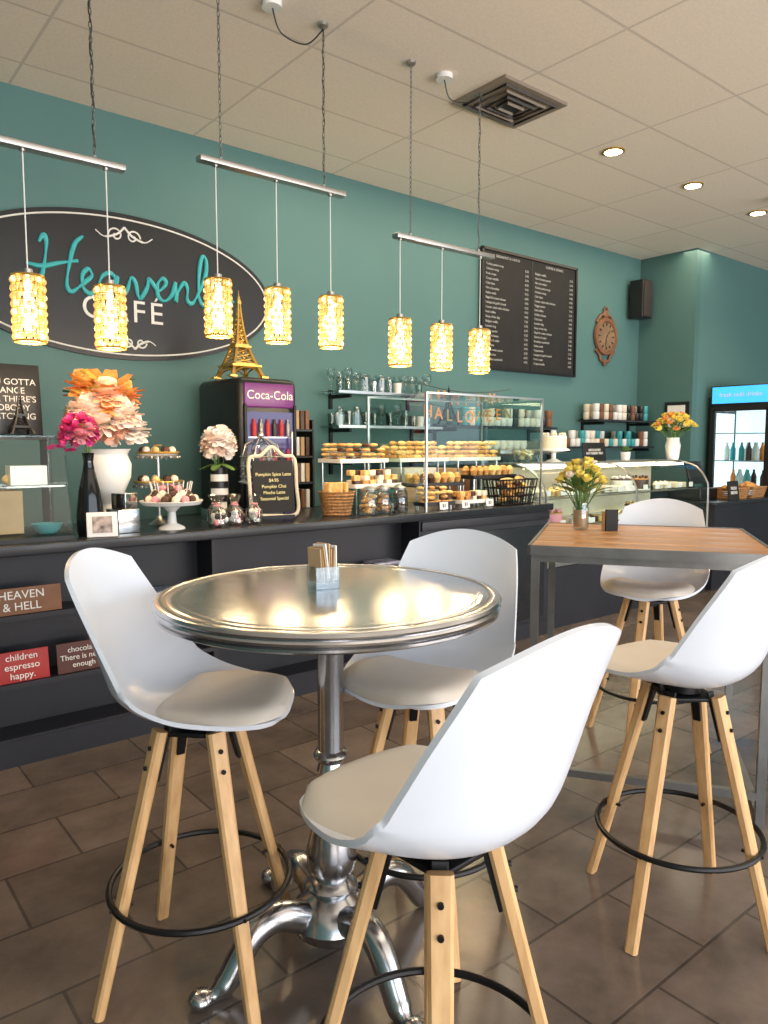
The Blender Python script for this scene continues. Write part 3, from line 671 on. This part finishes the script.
# ---------------------------------------------------------------- lit display case
g=G('pastry_display_case')
ax,bx=4.56,7.05; mx=(ax+bx)/2; ww=bx-ax
g.box((mx,3.97,.24),(ww,.68,.48),cblk); g.box((mx,3.98,.50),(ww,.66,.03),steel)
g.box((mx,4.28,.89),(ww,.03,.78),M('case_back',(.55,.5,.4),.4)); g.box((mx,4.12,1.285),(ww,.36,.03),steel,0,.004)
prof=[(3.64,.515),(3.64,1.0),(3.66,1.10),(3.72,1.19),(3.80,1.25),(3.94,1.285)]
pp=cr([(a,b,0) for a,b in prof],4); n=len(pp)-1
g.grid(lambda u,v:Vector((ax+u*ww,pp[round(v*n)].x,pp[round(v*n)].y)),1,n,glass)
for x in(ax,mx,bx): g.tube([(x,p.x,p.y) for p in pp],.010,steel,6)
for z in(.77,1.02): g.box((mx,4.0,z),(ww-.04,.5,.008),glassd); g.tube([(ax,3.75,z),(bx,3.75,z)],.007,steel,6)
g.box((mx,3.90,1.262),(ww-.1,.04,.016),M('case_tube_light',(1,.9,.7),.5,emit=(1,.82,.55),es=12)); g.box((mx,4.24,.76),(ww-.1,.015,.015),M('case_tube_light2',(1,.9,.7),.5,emit=(1,.80,.5),es=14))
def cake(g,c,r,h,m1,m2):
    g.cyl((c[0],c[1],c[2]+.004),r*1.15,.008,wht,24); g.cyl((c[0],c[1],c[2]+.008+h/2),r,h,m1,24); g.cyl((c[0],c[1],c[2]+h+.012),r*1.01,.012,m2,24)
    for i in range(8): t=i*math.pi/4; g.sph((c[0]+r*.8*math.cos(t),c[1]+r*.8*math.sin(t),c[2]+h+.03),.016,m1,8,5)
for z in(.52,.776,1.026):
    x=ax+.2
    while x<bx-.15:
        k=random.random(); m1=random.choice([choc,cream,pinki,wht,bread2]); m2=random.choice([choc,cream,bread,wht])
        if k<.5: cake(g,(x,3.97,z),.10,.09,m1,m2); x+=.27
        elif k<.8:
            for i in range(3):
                for j in range(3): g.box((x-.07+i*.07,3.86+j*.09,z+.03),(.055,.07,.05),m1 if (i+j)%2 else m2,0,.004)
            x+=.25
        else:
            for i in range(3): g.lathe([(.0,0),(.02,0),(.03,.035),(.035,.04),(.0,.08)],(x-.07+i*.08,3.9,z),m1,10)
            x+=.26
for x in [ax+.15+i*.2 for i in range(12)]:
    for z in(.79,1.04): g.box((x,3.745,z+.025),(.07,.003,.045),wht)
g.obj()
g=G('cake_with_stand'); g.lathe([(0,0),(.08,0),(.02,.03),(.02,.08),(.14,.10),(.14,.11)],(0,0,0),wht,28); cake(g,(0,0,.11),.11,.10,cream,wht); g.obj((5.25,4.12,1.301))
g=G('glass_bowl_of_treats'); g.lathe([(0,0),(.05,0),(.09,.05),(.10,.11),(.095,.11)],(0,0,0),jar,20,cap=False); pops(g,(0,0,.02),.05,7,[bread2,choc]); pops(g,(0,0,.06),.06,8,[cream,bread2]); g.obj((4.85,4.12,1.301))
sign('letter_board',5.80,1.30,.34,.17,black,'LIFE IS SHORT\nEAT DESSERT FIRST',.030,y=4.08)
g=G('small_succulent_pot'); g.lathe([(0,0),(.04,0),(.05,.08),(.045,.08)],(0,0,0),wht,20); flower(g,(0,0,.09),.07,grn,(5,7,8),(0,0,1)); g.obj((6.35,4.12,1.301))
g=G('white_flower_vase')
g.lathe([(0,0),(.05,0),(.06,.02),(.075,.14),(.06,.20),(.065,.22)],(0,0,0),wht,24)
bouquet_yellow(g,.18,.20,.44,34,.05,[yel,yel,org,yel])
g.obj((6.98,3.99,1.301))
g=G('side_counter'); g.box((7.76,3.9,.42),(1.3,.6,.84),cblk); g.box((7.76,3.9,.86),(1.32,.64,.04),ctop,0,.005); g.obj()
g=G('cash_register'); g.box((0,0,.06),(.36,.36,.12),black,0,.01); g.box((0,-.02,.28),(.32,.03,.24),black,0,.01,(R(-15),0,0)); g.box((0,.02,.16),(.05,.05,.12),black); g.obj((7.42,4.0,.881))
for x,y in((7.8,3.78),(8.2,3.78)):
    g=G('bread_basket'); g.box((0,0,.005),(.28,.2,.01),wick)
    for z in range(6): g.tube([((.14+.004*z)*a,(.10+.004*z)*b,.01+z*.02) for a,b in((-1,-1),(1,-1),(1,1),(-1,1))],.010,wick,6,True)
    for i in range(8): g.sph((random.uniform(-.09,.09),random.uniform(-.06,.06),.10+random.uniform(0,.04)),(.05,.035,.03),bread,10,6)
    g.obj((x,y,.881))
sign('small_chalkboard',7.55,.88,.22,.2,chalk,'FRESH\nBREAD',.045,y=3.62)
# ---------------------------------------------------------------- drinks cooler
g=G('glass_door_drinks_cooler')
cw=M('cooler_white',(.6,.62,.65),.35); ce=M('cooler_interior_light',(.8,.88,1),.4,emit=(.80,.92,1),es=1.2); cb=M('cooler_header_light',(.05,.4,.8),.4,emit=(.05,.42,.85),es=1.0)
g.box((.04,.0,.08),(.60,.70,.16),black); g.box((.33,0,1.0),(.04,.70,1.9),cw)
for s_ in(-1,1): g.box((.03,s_*.34,1.08),(.62,.03,1.85),black)
g.box((.03,0,2.0),(.62,.70,.26),black,0,.01); g.box((-.285,0,2.02),(.012,.66,.19),cb)
g.box((.30,0,1.02),(.01,.64,1.7),ce)
for s_ in(-1,1): g.box((-.27,s_*.315,1.02),(.04,.05,1.68),black); g.box((.0,s_*.32,1.02),(.5,.004,1.6),ce)
for z in(.19,1.86): g.box((-.27,0,z),(.04,.62,.05),black)
g.box((-.27,0,1.02),(.01,.6,1.62),glass)
for k in range(5):
    z=.3+k*.32; g.box((.02,0,z),(.5,.62,.01),steel)
    for i in range(7):
        for r_ in range(2):
            if k==4 or (i+k)%4==0: continue
            m=[wht,teald,wht,orange,teald,choc,wht][(i*3+k+r_)%7]
            g.lathe([(.0,0),(.03,0),(.032,.01),(.032,.13),(.014,.18),(.014,.21),(0,.212)],(-.02+r_*.15,-.26+i*.087,z+.006),m,10)
co=g.obj((8.80,4.06,0)); text('fresh cold drinks',(-.293,0,2.02),.072,chw,co,rot=(R(90),0,R(-90)))
# ---------------------------------------------------------------- ceiling items
g=G('ceiling_air_vent')
g.box((0,0,-.01),(.60,.46,.02),M('vent_metal',(.30,.25,.20),.4,metal=.3))
vf=M('vent_fin',(.05,.045,.04),.5); vl=M('vent_fin_light',(.22,.18,.14),.5)
for k in range(4):
    a=.24-.055*k;b=.18-.045*k; z=-.022-.006*k
    g.tube([(-a,-b,z),(a,-b,z),(a,b,z),(-a,b,z)],.013,vf if k%2==0 else vl,5,True)
g.box((0,0,-.035),(.16,.10,.01),black); g.obj((3.82,3.41,HC))
dle=M('downlight_emitter',(1,.8,.5),.5,emit=(1,.78,.48),es=20)
for (x,y) in [(5.05,3.46),(6.23,3.46),(7.44,3.46),(8.7,3.46),(5.05,1.2),(6.6,1.2)]:
    g=G('recessed_downlight'); g.lathe([(.055,.0),(.085,.0),(.088,-.008),(.055,-.012)],(0,0,0),gold,28,cap=False); g.lathe([(.066,-.011),(0,-.022)],(0,0,0),dle,24,cap=False)
    o_=g.obj((x,y,HC))
    l=bpy.data.lights.new('downlight_spot','SPOT'); l.energy=65; l.color=(1,.72,.42); l.spot_size=R(120); l.spot_blend=.7; l.shadow_soft_size=.06; o=bpy.data.objects.new('downlight_spot',l); COL.objects.link(o); o.parent=o_; o.location=(0,0,-.03)
g=G('security_dome_camera'); g.cyl((0,0,-.02),.06,.04,black); g.sph((0,0,-.05),.045,M('dome',(.01,.01,.01),.05)); g.obj((7.1,3.1,HC))
# pendants
g=G('crystal_pendant')
h=.27;r=.062
for z in(0,h): g.ring((0,0,z),r,.006,gold,32,6)
g.lathe([(0,h+.03),(.02,h+.03),(.022,h+.004),(r,h+.002),(r,h-.003),(0,h-.003)],(0,0,0),steel,28)
g.lathe([(0,.04),(.022,.05),(.030,.10),(.026,.16),(.014,.20),(.012,.26)],(0,0,0),warmE,14)
nr,nc=8,14
for j in range(nr):
    z=.018+j*(h-.036)/(nr-1)
    for i in range(nc):
        t=2*math.pi*(i+.5*(j%2))/nc
        g.sph((r*math.cos(t),r*math.sin(t),z),(.0110,.0110,.0135),crysb if (i*5+j*3)%4==0 else crys,6,4)
    g.ring((0,0,z+.0165),r+.002,.0022,gold,28,4)
for i in range(nc):
    t=2*math.pi*(i+.25)/nc; g.tube([((r+.003)*math.cos(t),(r+.003)*math.sin(t),0),((r+.003)*math.cos(t),(r+.003)*math.sin(t),h)],.0022,gold,4)
pm=g.mesh()
def chain(g,x,z0,z1,m):
    n=int((z1-z0)/.028)
    for k in range(n):
        z=z0+(k+.5)*(z1-z0)/n; L=.019; w=.006
        ptsl=[]
        for q in range(8):
            t=2*math.pi*q/8; a=w*math.cos(t); b=L*math.sin(t); ptsl.append((x+(a if k%2 else 0),(0 if k%2 else a),z+b))
        g.tube(ptsl,.0022,m,4,True)
for bx0,bx1,bz,pts,pz in((.41,1.27,2.69,(.485,.845,1.187),1.89),(1.63,2.49,2.825,(1.72,2.06,2.40),1.992),(2.86,3.69,2.675,(2.90,3.24,3.58),1.925)):
    g=G('crystal_bar_pendant_light')
    cx=(bx0+bx1)/2; g.box((0,0,bz),(bx1-bx0,.055,.028),steel,0,.004)
    xs=(bx0+.12-cx,bx1-.13-cx)
    for x in xs: chain(g,x,bz+.014,HC-.03,gunm); g.lathe([(.03,0),(.028,-.015),(.01,-.03)],(x,0,HC),steel,14); g.cyl((x,0,bz+.02),.008,.02,steel,8)
    sgn=xs[1]; g.tube([(sgn+.006*math.sin(k*.9),.006*math.cos(k*.9),bz+.02+(HC-bz-.04)*k/40) for k in range(41)],.0022,black,4)
    ro=g.obj((cx,3.43,0))
    for x in pts:
        g2=G('pendant_cable'); g2.tube([(x-cx,0,pz+h+.02),(x-cx,0,bz-.012)],.0028,wht,5); g2.cyl((x-cx,0,bz-.018),.012,.012,steel,10); g2.obj(parent=ro)
        put('crystal_shade',pm,(x-cx,0,pz),0,ro)
        l=bpy.data.lights.new('pendant_bulb','POINT'); l.energy=8; l.color=(1,.70,.38); l.shadow_soft_size=.05; lo=bpy.data.objects.new('pendant_bulb',l); COL.objects.link(lo); lo.parent=ro; lo.location=(x-cx,0,pz-.03)
g=G('ceiling_junction_cord'); g.cyl((3.24,3.42,HC-.015),.05,.03,wht); g.tube(cr([(3.24,3.42,HC-.03),(3.3,3.43,HC-.12),(3.45,3.43,HC-.10),(3.56,3.43,HC-.03)],8),.004,black,5)
g.tube(cr([(2.05,3.43,HC-.02),(2.1,3.43,HC-.13),(2.25,3.43,HC-.14),(2.36,3.43,HC-.03)],8),.004,black,5); g.cyl((2.05,3.43,HC-.015),.05,.03,wht); g.obj()
# ---------------------------------------------------------------- lighting
w=bpy.data.worlds.new('World'); scn.world=w; w.use_nodes=True; bg=w.node_tree.nodes['Background']; bg.inputs[0].default_value=(.74,.86,1,1); bg.inputs[1].default_value=1.6
def area(name,loc,rot,sx,sy,e,col):
    l=bpy.data.lights.new(name,'AREA'); l.shape='RECTANGLE'; l.size=sx; l.size_y=sy; l.energy=e; l.color=col; o=bpy.data.objects.new(name,l); COL.objects.link(o); o.location=loc; o.rotation_euler=rot
area('window_daylight',(3.5,YF+.05,1.9),(R(90),0,0),14,2.7,450,(.80,.90,1))
area('ceiling_uplight_fill',(3.5,YF+.15,.9),(R(128),0,0),14,1.2,460,(1,.79,.60))  # added upward fill that brightens and warms the ceiling
area('overhead_fill',(3.5,.3,HC-.02),(0,0,0),6,1.5,45,(1,.88,.70))  # added overhead fill, no such lamp hangs in the room
area('back_counter_area_light',(5.5,4.4,HC-.02),(0,0,0),6,.5,60,(1,.82,.58))  # warm area light above the back counter, without a modelled fixture
area('pastry_guard_light',(3.85,3.93,1.775),(0,0,0),1.0,.3,10,(1,.80,.5))
# ---------------------------------------------------------------- camera
cam=bpy.data.cameras.new('camera'); co_=bpy.data.objects.new('camera',cam); COL.objects.link(co_); scn.camera=co_
co_.location=(0,0,1.457); co_.rotation_euler=(R(90-5.25),0,R(-39)); cam.sensor_fit='VERTICAL'; cam.sensor_height=24; cam.lens=740/1024*24; cam.clip_start=.05
scn.view_settings.view_transform='Standard'; scn.view_settings.exposure=0
